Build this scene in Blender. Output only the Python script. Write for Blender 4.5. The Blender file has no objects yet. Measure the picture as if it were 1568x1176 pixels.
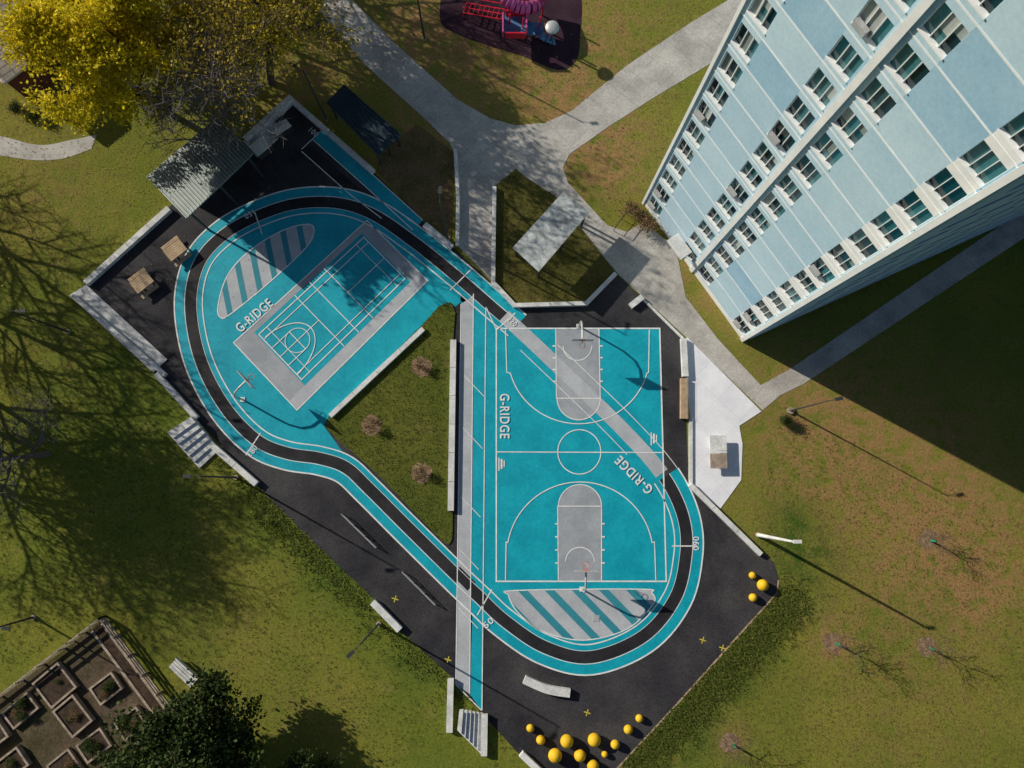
import bpy, math, random
from mathutils import Vector, Matrix
import numpy as np
random.seed(7)
scene = bpy.context.scene
# ------------------------------------------------------------------ survey frame
# Drone camera: height 66 m, tilted about 7.4 deg off nadir. G(u,v,z) gives the
# world position of a plan feature measured on the aerial survey at elevation z.
H = 66.0; FPX = 1199.0; CX, CY = 784.0, 588.0
Zc = -Vector((-16, -156, -FPX)).normalized()
Xc = (Vector((1, 0, 0)) - Zc * Zc.x).normalized()
Yc = Zc.cross(Xc)
MW = Matrix((Xc, Yc, Zc))
def G(u, v, z=0.0):
    d = MW @ Vector((u - CX, CY - v, -FPX))
    t = (z - H) / d.z
    return Vector((d.x * t, d.y * t, z))
S = 0.0555
def GL(pts, z=0.0): return [G(p[0], p[1], z) for p in pts]
cam_d = bpy.data.cameras.new("camera"); cam = bpy.data.objects.new("camera", cam_d)
scene.collection.objects.link(cam); scene.camera = cam
cam.matrix_world = Matrix.Translation((0, 0, H)) @ MW.to_4x4()
cam_d.sensor_width = 36; cam_d.lens = 36 * FPX / 1568.0; cam_d.clip_end = 5000
# ------------------------------------------------------------------ light
a = G(1240, 577); b = G(1568, 753)
sd = (b - a).normalized(); EL = math.radians(27)
travel = Vector((sd.x * math.cos(EL), sd.y * math.cos(EL), -math.sin(EL)))
sl = bpy.data.lights.new("sun", 'SUN'); sl.energy = 5; sl.angle = math.radians(0.53); sl.color = (1, .91, .77)
so = bpy.data.objects.new("sun", sl); scene.collection.objects.link(so)
so.rotation_euler = travel.to_track_quat('-Z', 'Y').to_euler()
w = bpy.data.worlds.new("World"); scene.world = w; w.use_nodes = True
nt = w.node_tree; bg = nt.nodes['Background']; sky = nt.nodes.new('ShaderNodeTexSky')
sky.sky_type = 'NISHITA'; sky.sun_disc = False; sky.sun_elevation = EL; sky.sun_rotation = math.atan2(-sd.x, -sd.y)
nt.links.new(sky.outputs[0], bg.inputs[0]); bg.inputs[1].default_value = 0.055
scene.view_settings.view_transform = 'Standard'; scene.view_settings.look = 'None'; scene.view_settings.exposure = 0
# ------------------------------------------------------------------ materials
def M(name, c1, c2=None, s1=0.4, s2=8.0, fine=0.25, rough=.9, bump=0.0, spec=.2, metal=0.0, island=0.0, transl=0.0, brick=None, bvar=.93):
    m = bpy.data.materials.new(name); m.use_nodes = True; n = m.node_tree.nodes; l = m.node_tree.links
    B = n['Principled BSDF']; B.inputs['Roughness'].default_value = rough
    B.inputs['Specular IOR Level'].default_value = spec; B.inputs['Metallic'].default_value = metal
    if c2 is None: c2 = tuple(x * .8 for x in c1)
    tc = n.new('ShaderNodeTexCoord')
    n1 = n.new('ShaderNodeTexNoise'); n1.inputs['Scale'].default_value = s1; n1.inputs['Detail'].default_value = 6; n1.inputs['Roughness'].default_value = .65
    l.new(tc.outputs['Object'], n1.inputs['Vector'])
    r = n.new('ShaderNodeValToRGB'); r.color_ramp.elements[0].position = .38; r.color_ramp.elements[1].position = .62
    r.color_ramp.elements[0].color = (*c1, 1); r.color_ramp.elements[1].color = (*c2, 1)
    if island > 0:
        g = n.new('ShaderNodeNewGeometry'); mx0 = n.new('ShaderNodeMix'); mx0.data_type = 'FLOAT'
        mx0.inputs[0].default_value = island; l.new(n1.outputs['Fac'], mx0.inputs[2]); l.new(g.outputs['Random Per Island'], mx0.inputs[3])
        l.new(mx0.outputs[0], r.inputs[0])
    else: l.new(n1.outputs['Fac'], r.inputs[0])
    n2 = n.new('ShaderNodeTexNoise'); n2.inputs['Scale'].default_value = s2; n2.inputs['Detail'].default_value = 5; n2.inputs['Roughness'].default_value = .7
    l.new(tc.outputs['Object'], n2.inputs['Vector'])
    mr = n.new('ShaderNodeMapRange'); mr.inputs[1].default_value = .3; mr.inputs[2].default_value = .7
    mr.inputs[3].default_value = 1 - fine; mr.inputs[4].default_value = 1 + fine; l.new(n2.outputs['Fac'], mr.inputs[0])
    mul = n.new('ShaderNodeVectorMath'); mul.operation = 'SCALE'; l.new(r.outputs[0], mul.inputs[0]); l.new(mr.outputs[0], mul.inputs['Scale'])
    col = mul.outputs[0]
    if brick:
        ang, bw, bh, mort, dark = brick
        mp = n.new('ShaderNodeMapping'); mp.inputs['Rotation'].default_value[2] = ang; l.new(tc.outputs['Object'], mp.inputs[0])
        bk = n.new('ShaderNodeTexBrick'); bk.offset = 0; bk.inputs['Scale'].default_value = 1; bk.inputs['Brick Width'].default_value = bw
        bk.inputs['Row Height'].default_value = bh; bk.inputs['Mortar Size'].default_value = mort; bk.inputs['Mortar Smooth'].default_value = .2
        bk.inputs['Color1'].default_value = (1, 1, 1, 1); bk.inputs['Color2'].default_value = (bvar, bvar, bvar, 1); bk.inputs['Mortar'].default_value = (dark, dark, dark, 1)
        l.new(mp.outputs[0], bk.inputs['Vector'])
        m2 = n.new('ShaderNodeVectorMath'); m2.operation = 'MULTIPLY'; l.new(col, m2.inputs[0]); l.new(bk.outputs['Color'], m2.inputs[1]); col = m2.outputs[0]
    l.new(col, B.inputs['Base Color'])
    if bump > 0:
        bp = n.new('ShaderNodeBump'); bp.inputs['Strength'].default_value = 1; bp.inputs['Distance'].default_value = bump
        l.new(n2.outputs['Fac'], bp.inputs['Height']); l.new(bp.outputs[0], B.inputs['Normal'])
    if transl > 0:
        t = n.new('ShaderNodeBsdfTranslucent'); l.new(col, t.inputs[0]); ms = n.new('ShaderNodeMixShader'); ms.inputs[0].default_value = transl
        l.new(B.outputs[0], ms.inputs[1]); l.new(t.outputs[0], ms.inputs[2]); l.new(ms.outputs[0], n['Material Output'].inputs[0])
    return m
asphalt = M("asphalt", (.020, .020, .026), (.058, .056, .060), .13, 9, .5, .8, .008)
teal = M("teal_paint", (.003, .295, .40), (.007, .375, .485), .4, 4, .14, .5, spec=.3)
black = M("black_paint", (.016, .016, .020), (.030, .029, .033), .5, 14, .3, .7)
white = M("white_paint", (.78, .80, .80), (.62, .65, .66), 2, 14, .12, .7)
greyp = M("grey_paint", (.36, .39, .43), (.28, .31, .35), .4, 9, .14, .7)
greyp2 = M("light_grey_paint", (.45, .48, .52), (.36, .39, .43), .4, 9, .14, .7)
conc = M("concrete", (.52, .50, .47), (.36, .345, .325), .35, 5, .22, .9, .006, brick=(math.radians(42), 2.2, 2.2, .018, .66))
concB = M("concrete_plain", (.50, .49, .46), (.40, .39, .37), .5, 8, .15, .85, .003, brick=(0, 2.4, 2.4, .02, .7))
concL = M("concrete_light", (.70, .71, .71), (.52, .53, .53), .9, 7, .18, .85, .004)
pale = M("pale_concrete_slab", (.84, .86, .92), (.74, .76, .82), .6, 9, .07, .85, .002, brick=(math.radians(45), 2.6, 2.6, .015, .75))
soil = M("soil", (.040, .028, .020), (.075, .052, .036), 2, 12, .4, 1, .03)
mulch = M("mulch", (.34, .23, .15), (.19, .12, .08), 3, 14, .5, 1, .06)
wood = M("weathered_wood", (.42, .35, .28), (.25, .205, .165), 2, 15, .3, .9)
woodt = M("tan_wood", (.50, .37, .24), (.36, .27, .18), 2, 15, .2, .8)
metal = M("dark_metal", (.05, .055, .06), (.035, .04, .045), 2, 10, .1, .5)
silver = M("galvanised_metal", (.55, .56, .57), (.45, .46, .47), 2, 10, .1, .4, metal=.3)
roofm = M("metal_roof", (.15, .20, .195), (.11, .15, .148), .8, 6, .15, .5, spec=.4)
roofs = M("metal_roof_seam", (.27, .33, .32), (.21, .26, .255), .8, 6, .15, .5, spec=.4)
roofd = M("dark_blue_roof", (.035, .06, .085), (.025, .045, .06), .7, 6, .15, .5)
roofc = M("grey_roof", (.48, .52, .53), (.24, .27, .28), .9, 5, .3, .7)
yellow = M("yellow_rubber", (.80, .52, .03), (.70, .42, .02), 1.5, 8, .08, .5)
yelp = M("yellow_paint", (.6, .5, .05), (.45, .4, .05), 1.5, 8, .2, .7)
bluew = M("blue_wall", (.48, .65, .75), (.42, .59, .70), .25, 5, .09, .85)
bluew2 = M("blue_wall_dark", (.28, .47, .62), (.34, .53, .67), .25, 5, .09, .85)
bluew3 = M("blue_wall_mid", (.38, .56, .68), (.44, .61, .72), .25, 5, .09, .85)
whitew = M("white_trim", (.80, .82, .82), (.70, .73, .74), 1, 8, .06, .7)
glass = M("window_glass", (.005, .028, .036), (.04, .15, .17), .8, 3, .2, .1, spec=.7, island=.9)
blind = M("window_blind", (.36, .40, .39), (.18, .22, .22), .8, 3, .1, .8, island=1)
bark = M("bark", (.12, .09, .07), (.08, .06, .05), 3, 20, .3, 1)
barkg = M("grey_bark", (.19, .165, .16), (.12, .105, .10), 3, 20, .3, 1)
leafy = M("yellow_leaves", (.46, .40, .012), (.82, .68, .03), .5, 5, .2, .7, island=.6, transl=.4)
leafo = M("ochre_leaves", (.38, .29, .03), (.16, .13, .02), .5, 5, .25, .7, island=.6, transl=.3)
leafg = M("green_leaves", (.022, .045, .010), (.065, .095, .022), .8, 5, .3, .7, island=.6, transl=.2)
leafr = M("dry_leaves", (.27, .18, .09), (.15, .09, .045), .8, 5, .3, .9, island=.8)
tuft = M("rough_grass", (.085, .125, .018), (.17, .185, .038), .5, 5, .3, .8, island=.6, transl=.35)
tuftd = M("dry_grass", (.15, .14, .032), (.25, .20, .06), .5, 5, .3, .8, island=.6, transl=.3)
rubber = M("purple_rubber", (.030, .012, .024), (.046, .022, .036), .6, 15, .3, .9)
redp = M("red_plastic", (.60, .02, .05), (.46, .015, .04), 2, 8, .1, .4)
pinkp = M("magenta_plastic", (.62, .12, .34), (.48, .08, .26), 2, 8, .1, .3)
bluep = M("blue_plastic", (.10, .22, .42), (.06, .15, .30), 2, 8, .1, .4)
shingle = M("shingles", (.58, .52, .45), (.40, .35, .31), 1.2, 10, .2, .9, brick=(math.radians(-38), 1.0, .55, .05, .45), bvar=.8)
brick = M("red_brick", (.20, .08, .05), (.15, .06, .04), 1, 10, .2, .9)
orange = M("orange_metal", (.7, .12, .03), None, 1, 8, .1, .5)
greenpl = M("green_plastic", (.03, .25, .12), None, 1, 8, .1, .5)
# ------------------------------------------------------------------ mesh helpers
def E(name, loc=(0, 0, 0)):
    o = bpy.data.objects.new(name, None); o.empty_display_size = .5; scene.collection.objects.link(o); return o
class MB:
    def __init__(s): s.v = []; s.f = []; s.m = []; s.mats = []
    def mi(s, mat):
        if mat not in s.mats: s.mats.append(mat)
        return s.mats.index(mat)
    def face(s, pts, mat):
        k = len(s.v); s.v += [tuple(p) for p in pts]; s.f.append(tuple(range(k, k + len(pts)))); s.m.append(s.mi(mat))
    def prism(s, pts, z0, z1, mat, side=None):
        side = side or mat; k = len(s.v); n = len(pts)
        ar = sum(pts[i].x * pts[(i + 1) % n].y - pts[(i + 1) % n].x * pts[i].y for i in range(n))
        if ar < 0: pts = pts[::-1]
        s.v += [(p.x, p.y, z1) for p in pts] + [(p.x, p.y, z0) for p in pts]
        s.f.append(tuple(range(k, k + n))); s.m.append(s.mi(mat))
        s.f.append(tuple(range(k + 2 * n - 1, k + n - 1, -1))); s.m.append(s.mi(side))
        for i in range(n):
            j = (i + 1) % n; s.f.append((k + i, k + n + i, k + n + j, k + j)); s.m.append(s.mi(side))
    def box(s, o, ex, ey, ez, mat):
        k = len(s.v); o = Vector(o)
        for a_ in (-1, 1):
            for b_ in (-1, 1):
                for c_ in (-1, 1): s.v.append(tuple(o + ex * a_ + ey * b_ + ez * c_))
        for q in ((0, 1, 3, 2), (4, 6, 7, 5), (0, 4, 5, 1), (2, 3, 7, 6), (0, 2, 6, 4), (1, 5, 7, 3)):
            s.f.append(tuple(k + i for i in q)); s.m.append(s.mi(mat))
    def tube(s, p0, p1, r0, r1, mat, n=8, cap=True):
        p0 = Vector(p0); p1 = Vector(p1); d = (p1 - p0).normalized()
        x = d.orthogonal().normalized(); y = d.cross(x); k = len(s.v)
        for p, r in ((p0, r0), (p1, r1)):
            for i in range(n):
                t = 2 * math.pi * i / n; s.v.append(tuple(p + (x * math.cos(t) + y * math.sin(t)) * r))
        mi = s.mi(mat)
        for i in range(n):
            j = (i + 1) % n; s.f.append((k + i, k + j, k + n + j, k + n + i)); s.m.append(mi)
        if cap: s.f.append(tuple(range(k + n, k + 2 * n))); s.m.append(mi)
    def path(s, pts, r, mat, n=6):
        for i in range(len(pts) - 1): s.tube(pts[i], pts[i + 1], r, r, mat, n)
    def build(s, name, parent=None, smooth=False):
        me = bpy.data.meshes.new(name); me.from_pydata(s.v, [], s.f)
        for m in s.mats: me.materials.append(m)
        me.polygons.foreach_set('material_index', s.m)
        if smooth: me.polygons.foreach_set('use_smooth', [True] * len(s.f))
        me.update(); o = bpy.data.objects.new(name, me); scene.collection.objects.link(o)
        if parent: o.parent = parent
        return o
def crom(pts, closed=False, n=8):
    out = []; N = len(pts); rng = range(N if closed else N - 1)
    for i in rng:
        if closed: p = [pts[(i + k - 1) % N] for k in range(4)]
        else: p = [pts[max(0, min(N - 1, i + k - 1))] for k in range(4)]
        for j in range(n):
            t = j / n
            out.append(tuple(.5 * ((2 * p[1][c]) + (-p[0][c] + p[2][c]) * t + (2 * p[0][c] - 5 * p[1][c] + 4 * p[2][c] - p[3][c]) * t * t + (-p[0][c] + 3 * p[1][c] - 3 * p[2][c] + p[3][c]) * t ** 3) for c in range(2)))
    if not closed: out.append(tuple(pts[-1]))
    return out
def offs(P, d, closed):
    N = len(P); out = []
    for i in range(N):
        a_ = P[(i - 1) % N] if (closed or i > 0) else P[i]; b_ = P[(i + 1) % N] if (closed or i < N - 1) else P[i]
        t1 = (P[i] - a_); t2 = (b_ - P[i]); t1.z = t2.z = 0
        if t1.length < 1e-6: t1 = t2.copy()
        if t2.length < 1e-6: t2 = t1.copy()
        t1.normalize(); t2.normalize(); n1 = Vector((-t1.y, t1.x, 0)); n2 = Vector((-t2.y, t2.x, 0))
        m = n1 + n2
        if m.length < 1e-3: m = n1.copy()
        m.normalize(); out.append(P[i] + m * (d / max(.4, m.dot(n1))))
    return out
def band(mb, pts, a_, b_, z, mat, closed=False):
    P = GL(pts); A = offs(P, a_, closed); B = offs(P, b_, closed); N = len(P); k = len(mb.v)
    for i in range(N): mb.v += [(A[i].x, A[i].y, z), (B[i].x, B[i].y, z)]
    for i in range(N if closed else N - 1):
        j = (i + 1) % N; mb.f.append((k + 2 * i, k + 2 * i + 1, k + 2 * j + 1, k + 2 * j)); mb.m.append(mb.mi(mat))
def line(mb, pts, w_, z, mat, closed=False): band(mb, pts, -w_ / 2, w_ / 2, z, mat, closed)
def flat(name, pts, z, mat, parent=None):
    mb = MB(); P = GL(pts)
    ar = sum(P[i].x * P[(i + 1) % len(P)].y - P[(i + 1) % len(P)].x * P[i].y for i in range(len(P)))
    if ar < 0: P = P[::-1]
    mb.face([Vector((p.x, p.y, z)) for p in P], mat); return mb.build(name, parent)
def slab(name, pts, z0, z1, mat, parent=None, side=None):
    mb = MB(); mb.prism(GL(pts, z1), z0, z1, mat, side); return mb.build(name, parent)
def wall(name, pts, width, h, mat, z0=-.05, cap=True, parent=None):
    mb = MB(); P = GL(pts, h); A = offs(P, width / 2, False); B = offs(P, -width / 2, False)
    for i in range(len(P) - 1):
        q = [A[i], B[i], B[i + 1], A[i + 1]]
        mb.prism([v.copy() for v in q], z0, h, mat)
    for i in range(len(P) - 1):
        Ls = (P[i + 1] - P[i]).length; n_ = int(Ls / 2.2); d = (P[i + 1] - P[i]).normalized(); s_ = Vector((-d.y, d.x, 0))
        if width > .3:
            for k in range(1, n_): c_ = P[i].lerp(P[i + 1], k / n_); mb.box((c_.x, c_.y, h + .001), d * .015, s_ * (width / 2 - .03), ZZ * .003, metal)
    o = mb.build(name, parent); return o
def inpoly(x, y, P):
    c = False; j = len(P) - 1
    for i in range(len(P)):
        if (P[i][1] > y) != (P[j][1] > y) and x < (P[j][0] - P[i][0]) * (y - P[i][1]) / (P[j][1] - P[i][1]) + P[i][0]: c = not c
        j = i
    return c
X = Vector((1, 0, 0)); Y = Vector((0, 1, 0)); ZZ = Vector((0, 0, 1))
# ------------------------------------------------------------------ ground
dry = [(820, 60, 170, 1.0), (640, 40, 90, .9), (930, 240, 70, .8), (640, 230, 60, 1.1), (470, 110, 90, .7), (1330, 720, 200, .75), (1480, 830, 120, .7), (100, 30, 150, .3), (1250, 620, 80, .5), (1100, 420, 90, .7), (60, 300, 110, .35), (1400, 1080, 160, .3), (880, 200, 80, .7), (1275, 982, 22, 1.4), (1420, 826, 22, 1.2), (1115, 1130, 22, 1.4), (1500, 900, 40, .9), (60, 520, 70, .2), (350, 960, 120, .2), (480, 1110, 80, .2)]
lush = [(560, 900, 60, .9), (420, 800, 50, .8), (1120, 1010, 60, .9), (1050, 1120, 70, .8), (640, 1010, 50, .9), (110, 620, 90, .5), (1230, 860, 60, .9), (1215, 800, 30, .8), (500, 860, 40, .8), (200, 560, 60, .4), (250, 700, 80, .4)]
def ax(lo, hi, n, far): return [-far, -far * .5, -far * .22] + list(np.linspace(lo, hi, n)) + [far * .22, far * .5, far]
xs = ax(-75, 75, 130, 1500); ys = ax(-50, 80, 115, 1500)
gv = [(x, y, 0) for y in ys for x in xs]; nx = len(xs)
gf = [(j * nx + i, j * nx + i + 1, (j + 1) * nx + i + 1, (j + 1) * nx + i) for j in range(len(ys) - 1) for i in range(nx - 1)]
me = bpy.data.meshes.new("ground"); me.from_pydata(gv, [], gf)
def gauss(lst):
    acc = np.zeros(len(gv)); V = np.array(gv)
    for (u, v, r, a_) in lst:
        c = G(u, v); rr = r * S * 1.0; acc += a_ * np.exp(-((V[:, 0] - c.x) ** 2 + (V[:, 1] - c.y) ** 2) / (rr * rr))
    return acc
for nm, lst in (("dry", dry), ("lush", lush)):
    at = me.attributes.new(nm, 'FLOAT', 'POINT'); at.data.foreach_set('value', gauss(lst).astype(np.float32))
def lawn(name, base1, base2, base3, brownc, speck, gain=1.0, attrs=True):
    gm = bpy.data.materials.new(name); gm.use_nodes = True; n = gm.node_tree.nodes; l = gm.node_tree.links; B = n['Principled BSDF']
    B.inputs['Roughness'].default_value = 1; B.inputs['Specular IOR Level'].default_value = .1
    tc = n.new('ShaderNodeTexCoord')
    def noise(sc, det=6, ro=.65):
        t = n.new('ShaderNodeTexNoise'); t.inputs['Scale'].default_value = sc; t.inputs['Detail'].default_value = det; t.inputs['Roughness'].default_value = ro
        l.new(tc.outputs['Object'], t.inputs['Vector']); return t
    def mth(op, a_, b_):
        t = n.new('ShaderNodeMath'); t.operation = op
        for i, q in enumerate((a_, b_)):
            if isinstance(q, (int, float)): t.inputs[i].default_value = q
            else: l.new(q, t.inputs[i])
        return t.outputs[0]
    def mixc(f, c1, c2):
        t = n.new('ShaderNodeMix'); t.data_type = 'RGBA'; t.clamp_factor = True
        l.new(f, t.inputs[0])
        for i, q in ((6, c1), (7, c2)):
            if isinstance(q, tuple): t.inputs[i].default_value = (*q, 1)
            else: l.new(q, t.inputs[i])
        return t.outputs[2]
    nA = noise(.10, 8, .72); nB = noise(.8, 8, .75); nC = noise(5, 8, .8); nD = noise(.35, 7, .72)
    c = mixc(mth('MULTIPLY', mth('SUBTRACT', nA.outputs[0], .42), 6), base1, base2)
    c = mixc(mth('MULTIPLY', mth('SUBTRACT', nB.outputs[0], .48), 5), c, base3)
    c = mixc(mth('MULTIPLY', mth('SUBTRACT', nD.outputs[0], .56), 5), c, speck)
    if attrs:
        ad = n.new('ShaderNodeAttribute'); ad.attribute_name = 'dry'; al = n.new('ShaderNodeAttribute'); al.attribute_name = 'lush'
        c = mixc(mth('MULTIPLY', ad.outputs['Fac'], mth('ADD', mth('MULTIPLY', mth('SUBTRACT', nB.outputs[0], .5), 7), .75)), c, brownc)
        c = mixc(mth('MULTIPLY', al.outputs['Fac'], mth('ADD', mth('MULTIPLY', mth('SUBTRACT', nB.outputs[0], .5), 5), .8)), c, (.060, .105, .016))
    c = mixc(mth('MULTIPLY', mth('SUBTRACT', nC.outputs[0], .6), 4), c, speck)
    vv = n.new('ShaderNodeMapRange'); vv.inputs[1].default_value = .3; vv.inputs[2].default_value = .7; vv.inputs[3].default_value = .5 * gain; vv.inputs[4].default_value = 1.5 * gain
    nE = noise(4.5, 9, .85); l.new(nE.outputs[0], vv.inputs[0])
    sc = n.new('ShaderNodeVectorMath'); sc.operation = 'SCALE'; l.new(c, sc.inputs[0]); l.new(vv.outputs[0], sc.inputs['Scale']); l.new(sc.outputs[0], B.inputs['Base Color'])
    bp = n.new('ShaderNodeBump'); bp.inputs['Distance'].default_value = .08; l.new(mth('ADD', nE.outputs[0], nB.outputs[0]), bp.inputs['Height']); l.new(bp.outputs[0], B.inputs['Normal'])
    return gm
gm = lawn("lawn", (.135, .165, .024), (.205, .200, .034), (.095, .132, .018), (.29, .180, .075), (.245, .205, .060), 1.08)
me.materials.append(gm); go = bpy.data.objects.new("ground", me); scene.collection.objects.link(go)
# ------------------------------------------------------------------ pavements
pave = [(440, 150), (570, 262), (690, 375), (790, 468), (900, 465), (945, 420), (985, 458), (1046, 518), (1054, 740), (1185, 862), (1193, 890), (1190, 908), (1120, 985), (1030, 1085), (900, 1225), (860, 1210), (790, 1150), (745, 1100), (695, 1040), (612, 965), (570, 915), (480, 830), (400, 750), (300, 640), (128, 448), (130, 435), (258, 318), (375, 210)]
slab("asphalt_pavement", pave, -.1, .03, asphalt)
up_l = [(455, -30), (500, 30), (560, 100), (640, 172), (688, 218), (698, 240), (702, 300), (700, 375), (790, 468), (757, 430), (757, 285), (790, 258), (830, 292), (905, 372), (945, 418), (985, 455), (1046, 512), (1168, 628), (1195, 605), (1230, 588), (1620, 330), (1620, 285), (1210, 565), (1165, 590), (1100, 520), (1050, 455), (1035, 380), (985, 340), (960, 355), (930, 345), (870, 280), (862, 256), (872, 236), (930, 195), (1000, 150), (1080, 102), (1300, -40), (1170, -40), (1115, 0), (1060, 33), (960, 100), (905, 145), (875, 170), (835, 188), (790, 192), (750, 181), (700, 152), (600, 62), (540, 0), (520, -30)]
slab("concrete_path", up_l, -.1, .022, conc)
slab("concrete_walkway", crom([(-40, 205), (0, 208), (60, 222), (110, 214), (148, 206)]) + crom([(140, 228), (95, 243), (50, 245), (0, 238), (-40, 236)]), -.1, .022, concB)
slab("concrete_plaza", [(1052, 516), (1166, 630), (1132, 652), (1137, 680), (1135, 735), (1103, 779), (1058, 742), (1057, 640), (1050, 575)], -.1, .04, pale)
slab("concrete_terrace", [(106, 452), (132, 436), (256, 550), (234, 570)], -.1, .12, concL)
slab("concrete_terrace", [(372, 215), (395, 200), (438, 182), (447, 195), (420, 215), (392, 240)], -.1, .25, concL)
def steps(name, q, n_, z, mat):
    mb = MB(); a_, b_, c_, d_ = [Vector((*p, 0)) for p in q]
    for i in range(n_):
        t0 = i / n_; t1 = (i + 1) / n_
        P = [a_.lerp(d_, t0), b_.lerp(c_, t0), b_.lerp(c_, t1), a_.lerp(d_, t1)]
        zz = z * (1 - i / n_) + .03; mb.prism([G(p.x, p.y, zz) for p in P], -.05, zz, mat)
    return mb.build(name)
steps("concrete_steps", [(256, 662), (292, 638), (336, 688), (305, 717)], 6, .9, concL)
steps("concrete_steps", [(700, 1118), (703, 1090), (740, 1092), (738, 1156)], 6, .9, concL)
isl_l = lawn("island_lawn", (.085, .110, .018), (.130, .135, .026), (.062, .086, .014), (.2, .14, .06), (.16, .135, .045), 1, False)
bed_l = lawn("bed_lawn", (.09, .09, .022), (.14, .12, .032), (.06, .070, .015), (.2, .14, .06), (.19, .14, .07), 1, False)
isl = crom([(697, 480), (690, 464), (672, 470), (648, 497)], False, 5) + [(505, 637), (497, 652)] + crom([(520, 676), (580, 728), (640, 790), (680, 830), (690, 830), (693, 815)], False, 5) + [(694, 520)]
slab("grass_island", isl, 0, .12, isl_l)
bed = [(757, 285), (790, 262), (850, 300), (942, 415), (900, 460), (790, 464), (757, 430)]
slab("planting_bed", bed, 0, .1, bed_l)
slab("planting_bed", [(577, 262), (600, 285), (650, 340), (690, 372), (696, 235), (640, 190), (585, 230)], 0, .05, M("bare_bed", (.17, .11, .06), (.10, .09, .03), .6, 8, .45, 1, .06))
# ------------------------------------------------------------------ running track
tr = E("running_track"); T1, T2, T3, T4, T5 = .036, .042, .048, .058, .066
loop = [(390, 333), (450, 313), (515, 311), (570, 328), (630, 368), (700, 424), (760, 476), (800, 510), (850, 557), (900, 605), (950, 654), (1000, 708), (1030, 752), (1048, 800), (1050, 850), (1034, 915), (985, 974), (905, 1006), (835, 991), (775, 952), (735, 915), (698, 880), (620, 803), (565, 748), (530, 716), (490, 702), (440, 694), (395, 675), (350, 630), (315, 570), (297, 510), (293, 450), (308, 398), (343, 360)]
N8 = 8; L = crom(loop, True, N8)
i1 = 7 * N8 - 2; i2 = 11 * N8 + 4
trackpts = L[i2:] + L[:i1 + 1]
mb = MB()
w8 = 8.5 * S; w24 = 25 * S; w12 = 18 * S
band(mb, trackpts, w24, -w12, T2, teal); mb.build("teal_lanes", tr)
mb = MB(); band(mb, trackpts, w8, -w8, T3, black); mb.build("black_lane", tr)
mb = MB()
band(mb, trackpts, w24 + .06, w24 - .06, T4, white)
band(mb, trackpts, -w12 + .05, -w12 - .05, T4, white); band(mb, trackpts, w8 + .08, w8 + .02, T4, white); band(mb, trackpts, -w8 - .02, -w8 - .06, T4, white)
diag = L[i1:i2 + 1]
for (u, v, du, dv) in ((396, 342, 4, 12), (388, 680, -8, 12), (1048, 836, 14, 0), (742, 922, -8, 14), (706, 428, 12, -12), (775, 492, 10, -9)):
    line(mb, [(u - du * 1.4, v - dv * 1.4), (u + du * 1.4, v + dv * 1.4)], .1, T5, white)
mb.build("lane_lines", tr)
westL = L[23 * N8:] + L[:6 * N8]
wf = westL + [(706, 462), (697, 470), (690, 463), (672, 469), (648, 496), (505, 636), (496, 652)]
flat("infield", wf, T1, teal, tr)
ei = L[11 * N8 + 4:21 * N8 + 1]
ef = [(704, 430), (765, 480), (795, 503), (1011, 503), (1015, 700)] + ei + [(704, 885), (706, 470)]
flat("court_surround", ef, T1, teal, tr)
mb = MB(); line(mb, [(487, 207), (560, 272), (640, 345)], 22 * S, T1 - .003, teal); line(mb, [(468, 226), (540, 290), (590, 328)], 16 * S, T1 - .003, black); mb.build("start_straight", tr)
mb = MB()
for o_ in (-11, 11): band(mb, [(487, 207), (560, 272), (640, 345)], o_ * S - .04, o_ * S + .04, T4, white)
for o_ in (-9,): band(mb, [(468, 226), (540, 290), (590, 328)], o_ * S - .04, o_ * S + .04, T4, white)
line(mb, [(494, 199), (462, 229)], .08, T5, white)
for (a_, b_) in (((706, 466), (698, 1048)), ((725, 450), (719, 1062)), ((744, 470), (738, 1088)), ((698, 1048), (738, 1088)), ((760, 505), (744, 470))):
    line(mb, [a_, b_], .08, T5, white)
for (u, v) in ((711, 575), (709, 655), (706, 760), (703, 840), (702, 930)):
    line(mb, [(u, v), (u + 30, v + 32)], .06, T5 + .004, white)
mb.build("straight_lines", tr)
mb = MB(); mb.face([Vector((*G(u, v).xy, T3 + .003)) for u, v in ((706, 466), (698, 1048), (719, 1062), (725, 452))], greyp2)
mb.build("grey_straight", tr)
mb = MB(); line(mb, [(698, 874), (722, 898)], 17 * S, T3 + .006, black); mb.build("lane_crossing", tr)
mb = MB(); mb.face([Vector((*G(u, v).xy, T1 + .003)) for u, v in ((725, 900), (719, 1062), (738, 1088), (741, 900))], teal); mb.build("teal_straight", tr)
# ------------------------------------------------------------------ basketball court
bc = E("basketball_court")
def arc(cx, cy, rx, ry, a0, a1, n_=40): return [(cx + rx * math.cos(math.radians(a0 + (a1 - a0) * i / n_)), cy + ry * math.sin(math.radians(a0 + (a1 - a0) * i / n_))) for i in range(n_ + 1)]
mb = MB()
band(mb, [(772, 484)] + diag[3:-1], 11 * S, -11 * S, T3 + .004, greyp2)
mb.build("diagonal_band", bc)
key1 = [(851, 503), (917, 503), (919, 610)] + arc(886, 610, 33, 33, 0, 180, 24) + [(852, 610)]
key2 = [(855, 890), (921, 890), (921, 775)] + arc(888, 775, 33, 33, 0, -180, 24) + [(854, 775)]
flat("key", key1, T3, greyp, bc); flat("key", key2, T3, greyp, bc)
mb = MB(); z = T4; W = .085
line(mb, [(760, 503), (1010, 503), (1015, 692), (1020, 890), (760, 890)], W * 1.4, z, white, True)
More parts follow.
